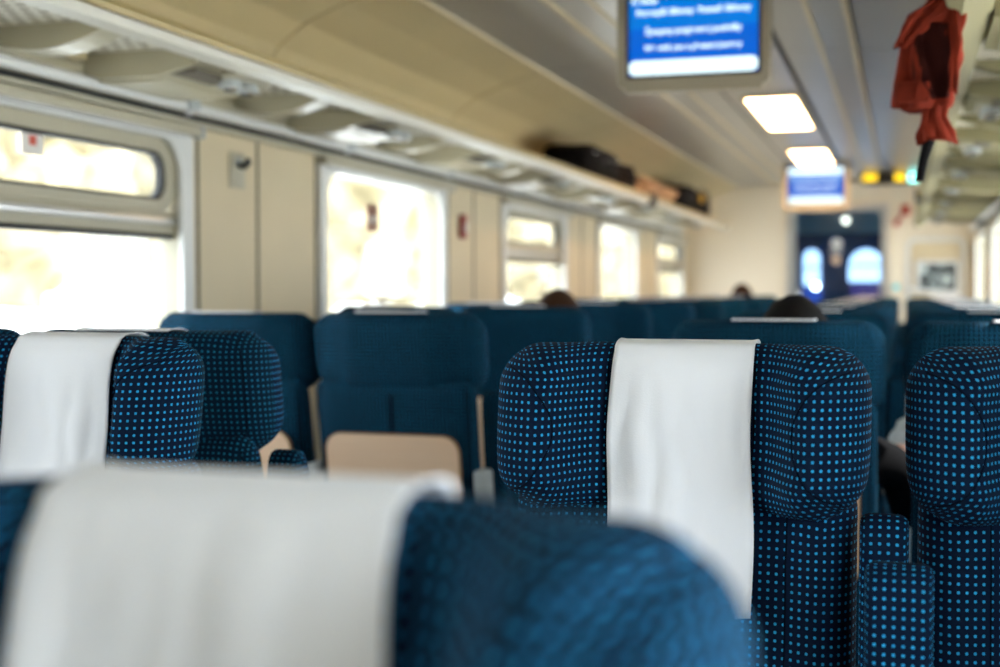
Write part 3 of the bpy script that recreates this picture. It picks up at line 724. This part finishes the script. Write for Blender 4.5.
drape([(H0 + .585, .03, .10), (H0 + .565, .0, .09), (H0 + .54, -.012, .045), (H0 + .50, -.024, .0)], 2.832, .02, RUST, 17, 'collar', jk, 5, .008)
g = B(); g.box(-.022, .045, 2.822, 2.836, H0 + .382, H0 + .425, RUST, .005); g.build('pocket', jk)
g = B(); g.tube([(.045, 2.88, H0 + .31), (.034, 2.88, H0 + .27), (.026, 2.88, H0 + .225)], [.013, .010, .009], BLACKF); g.build('strap', jk)

# ------------------------------------------------------------------ people
SKIN = mat('skin', (.55, .30, .21), .5)
def person(x, y, name_label, top, hairc, zt=1.23, arm_out=0, raised=False):
    """seated facing +y; x, y under the pelvis; zt = crown height"""
    dz = zt - 1.27
    V = []; E = []; Rr = []
    def ch(pts, start=None):
        prev = start
        for p, r in pts:
            V.append(p); Rr.append(r); i = len(V) - 1
            if prev is not None: E.append((prev, i))
            prev = i
        return prev
    pel = ch([((0, 0, .52), .13)])
    chest = ch([((0, -.02, .66), .125), ((0, -.045, .82 + dz * .5), .135), ((0, -.05, .93 + dz), .12)], pel)
    neck = ch([((0, -.04, 1.03 + dz), .052), ((0, -.025, 1.08 + dz), .05)], chest)
    for s in (-1, 1):
        ch([((s * .09, .05, .51), .095), ((s * .11, .25, .52), .078), ((s * .12, .44, .51), .06), ((s * .12, .47, .30), .05), ((s * .12, .46, .08), .036), ((s * .125, .58, .045), .035)], pel)
        out = arm_out if s > 0 else 0
        if raised and s > 0:
            ch([((.16, -.045, .91 + dz), .064), ((.235, -.01, .85), .054), ((.268, .02, .72), .046), ((.255, .10, .77), .036), ((.248, .155, .845), .026)], chest); continue
        ch([((s * .16, -.045, .93 + dz), .062), ((s * (.20 + out * .4), -.01, .79), .048), ((s * (.225 + out * .6), .06, .66), .040), ((s * (.17 + out), .22, .67 + out * .9), .032), ((s * (.12 + out), .31, .68 + out * 1.2), .024)], chest)
    me = bpy.data.meshes.new('person'); me.from_pydata(V, E, []); o = link('person', me, None, (x, y, 0))
    md = o.modifiers.new('skin', 'SKIN'); sv = me.skin_vertices[0].data
    for i, r in enumerate(Rr): sv[i].radius = (r, r * (.75 if i in (1, 2, 3) else 1)); sv[i].use_root = (i == 0)
    for i in (1, 2, 3): sv[i].radius = (Rr[i] * 1.2, Rr[i] * .8)
    md.use_smooth_shade = True; ss = o.modifiers.new('sub', 'SUBSURF'); ss.levels = 2; ss.render_levels = 2
    me.materials.append(top); tag(o, name_label, 'person', 'seated passengers')
    # head with face (faces +y)
    b = B(); t = bmesh.new(); bmesh.ops.create_uvsphere(t, u_segments=28, v_segments=20, radius=1)
    hz = 1.155 + dz
    for v in t.verts:
        c = v.co.copy(); px_, py_, pz_ = c.x * .076, c.y * .095, c.z * .115
        if c.z < 0: px_ *= 1 - .28 * (-c.z) ** 1.5; py_ = py_ * (1 - .12 * -c.z) + .012 * -c.z
        if c.y > .3:
            py_ += .022 * math.exp(-((c.x / .16) ** 2 + ((c.z + .12) / .16) ** 2)) - .006 * (math.exp(-(((abs(c.x) - .4) / .16) ** 2 + ((c.z - .05) / .12) ** 2))) + .005 * math.exp(-((c.x / .3) ** 2 + ((c.z + .5) / .08) ** 2))
        v.co = Vector((px_, py_, hz + pz_))
    b.merge(t, SKIN, True)
    for s in (-1, 1):
        t = bmesh.new(); bmesh.ops.create_uvsphere(t, u_segments=10, v_segments=8, radius=1); b.merge(t, SKIN, True, Matrix.Translation((s * .078, -.005, hz - .005)) @ Matrix.Diagonal((.010, .018, .030, 1)))
        t = bmesh.new(); bmesh.ops.create_uvsphere(t, u_segments=10, v_segments=8, radius=.011); b.merge(t, WHITEP, True, Matrix.Translation((s * .030, .078, hz + .004)))
    b.build('head', o)
    hm = mat('hair_%s' % str(hairc), hairc, .7, spec=.15, bump=.6, bscale=120)
    b = B(); t = bmesh.new(); bmesh.ops.create_uvsphere(t, u_segments=28, v_segments=20, radius=1)
    for v in list(t.verts):
        if (v.co.y > .35 and v.co.z < .45 - .0 * v.co.y) or v.co.z < -.75: t.verts.remove(v)
    for v in t.verts:
        c = v.co; v.co = Vector((c.x * .089, c.y * .108 - .004, hz + c.z * .128)) * 1.0 + Vector((0, 0, .004 * noise.noise(c * 5)))
    b.merge(t, hm, True); hr = b.build('hair', o, angle=180)
    s2 = hr.modifiers.new('t', 'SOLIDIFY'); s2.thickness = .012; s2.offset = -1
    # hands
    for s in (-1, 1):
        out = arm_out if s > 0 else 0; wx, wy, wz = (.248, .165, .855) if (raised and s > 0) else (s * (.12 + out), .31, .68 + out * 1.2)
        V = [(wx, wy, wz), (wx - s * .005, wy + .045, wz + .0), (wx - s * .01, wy + .085, wz - .002)]; E = [(0, 1), (1, 2)]; Q = [(.024, .02), (.034, .016), (.036, .014)]
        for f, (dx, ln) in enumerate(((-.03, .055), (-.010, .068), (.010, .064), (.030, .050))):
            st = len(V); V += [(wx + dx, wy + .105, wz - .002), (wx + dx * 1.15, wy + .105 + ln * .5, wz - .012), (wx + dx * 1.1, wy + .105 + ln * .85, wz - .034)]
            E += [(2, st), (st, st + 1), (st + 1, st + 2)]; Q += [(.0095, .0095), (.0085, .0085), (.007, .007)]
        st = len(V); V += [(wx - s * .040, wy + .05, wz - .005), (wx - s * .056, wy + .082, wz - .012), (wx - s * .055, wy + .105, wz - .02)]; E += [(1, st), (st, st + 1), (st + 1, st + 2)]; Q += [(.013, .012), (.010, .010), (.008, .008)]
        mh = bpy.data.meshes.new('hand'); mh.from_pydata(V, E, []); h = link('hand', mh, o); h.modifiers.new('skin', 'SKIN').use_smooth_shade = True
        for i, q in enumerate(Q): mh.skin_vertices[0].data[i].radius = q
        mh.skin_vertices[0].data[0].use_root = True; h.modifiers.new('sub', 'SUBSURF').render_levels = 1; mh.materials.append(SKIN)
    # hair is a part; shoes too
    b = B()
    for s in (-1, 1): b.box(s * .125 - .045, s * .125 + .045, .42, .68, 0, .075, DARK, .03, 3)
    b.build('shoe', o)
    return o
BLK = mat('black_wool', (.006, .006, .007), .95, spec=.05); NAVY = mat('dark_knit', (.02, .025, .04), .9, spec=.1)
person(XA + .03, 2.93 + .17, 'person with short black hair and black top seated just behind the centre seat', BLK, (.005, .0035, .003), 1.222, 0, True)
person(LA + .02, 4.41 + .17, 'brown-haired person seated left of the aisle, crown showing over a seat back', NAVY, (.045, .018, .008), 1.235)
person(LA + .0, 10.16 + .17, 'person with dark hair seated far down the carriage left of the aisle', NAVY, (.03, .014, .008), 1.275)
# pale grey shoulder bag on the window seat next to the nearest passenger
GREYC = mat('pale_grey_canvas', (.45, .50, .52), .85, var=.25, vscale=14, bump=.3, bscale=80)
o = bag('shoulder_bag', -.035, .33, 3.43, 3.62, .475, .93, GREYC, 'pale grey canvas bag standing on the window seat beside the black-haired passenger', 21, soft=.02)
for kk in ('group',):
    if kk in o: del o[kk]
g = B(); g.tube([(.06, 3.52, .91), (.07, 3.52, .98), (.15, 3.52, 1.0), (.23, 3.52, .98), (.24, 3.52, .91)], .009, GREYC); g.build('strap', o)

# ------------------------------------------------------------------ outdoors
PLAT = mat('pale_concrete', (.80, .80, .79), .8, var=.08, vscale=1.5)
b = B(); b.box(-60, 60, -50, 80, -1.25, -1.15, PLAT); tag(b.build('ground'), kind='structure')
def leafm(name, a, c):
    m = mat(name, a, .8); nt = m.node_tree; N = nt.nodes; tc = N.new('ShaderNodeTexCoord'); n = N.new('ShaderNodeTexNoise'); n.inputs['Scale'].default_value = 1.7; n.inputs['Detail'].default_value = 6
    r = N.new('ShaderNodeValToRGB'); r.color_ramp.elements[0].position = .35; r.color_ramp.elements[1].position = .65; r.color_ramp.elements[0].color = (*a, 1); r.color_ramp.elements[1].color = (*c, 1)
    nt.links.new(tc.outputs['Object'], n.inputs['Vector']); nt.links.new(n.outputs['Fac'], r.inputs[0]); nt.links.new(r.outputs[0], N['Principled BSDF'].inputs['Base Color']); return m
LEAF = [leafm('autumn_leaf_gold', (.15, .125, .065), (.42, .36, .23)), leafm('autumn_leaf_pale', (.20, .17, .10), (.46, .41, .29))]
BARK = mat('bark', (.12, .09, .06), .9)
def tree(x, y, h, seed, label):
    rnd = random.Random(seed); e = empty('autumn_tree', (x, y, -1.15)); tag(e, label, 'tree', 'autumn trees outside the left windows')
    b = B(); b.tube([(0, 0, 0), (.1, .05, h * .25), (.0, .1, h * .5)], [.22, .17, .10], BARK, 10); b.build('trunk', e)
    b = B()
    for q in range(16):
        t = bmesh.new(); bmesh.ops.create_icosphere(t, subdivisions=3, radius=1); r = rnd.uniform(.9, 1.7) * h / 6
        c = Vector((rnd.uniform(-1, 1) * h * .22, rnd.uniform(-1, 1) * h * .3, h * rnd.uniform(.50, .97)))
        for v in t.verts: v.co *= r * (1 + .35 * noise.noise(v.co * 2.3 + Vector((q, seed, 0))) + .2 * noise.noise(v.co * 6))
        b.merge(t, LEAF[seed % 2], True, Matrix.Translation(c))
    b.build('crown', e, angle=180)
POS = ['leftmost', 'second', 'third', 'fourth', 'fifth', 'sixth', 'seventh', 'eighth', 'ninth', 'tenth', 'eleventh', 'twelfth', 'thirteenth', 'fourteenth', 'fifteenth']
for k in range(15):
    tree(-14.5 - (k % 2) * 5.5, 17 + k * 6.2, 6.3 + (k * 37 % 5) * .4, k, 'golden autumn tree outside the left windows, %s counted from the left' % POS[k])
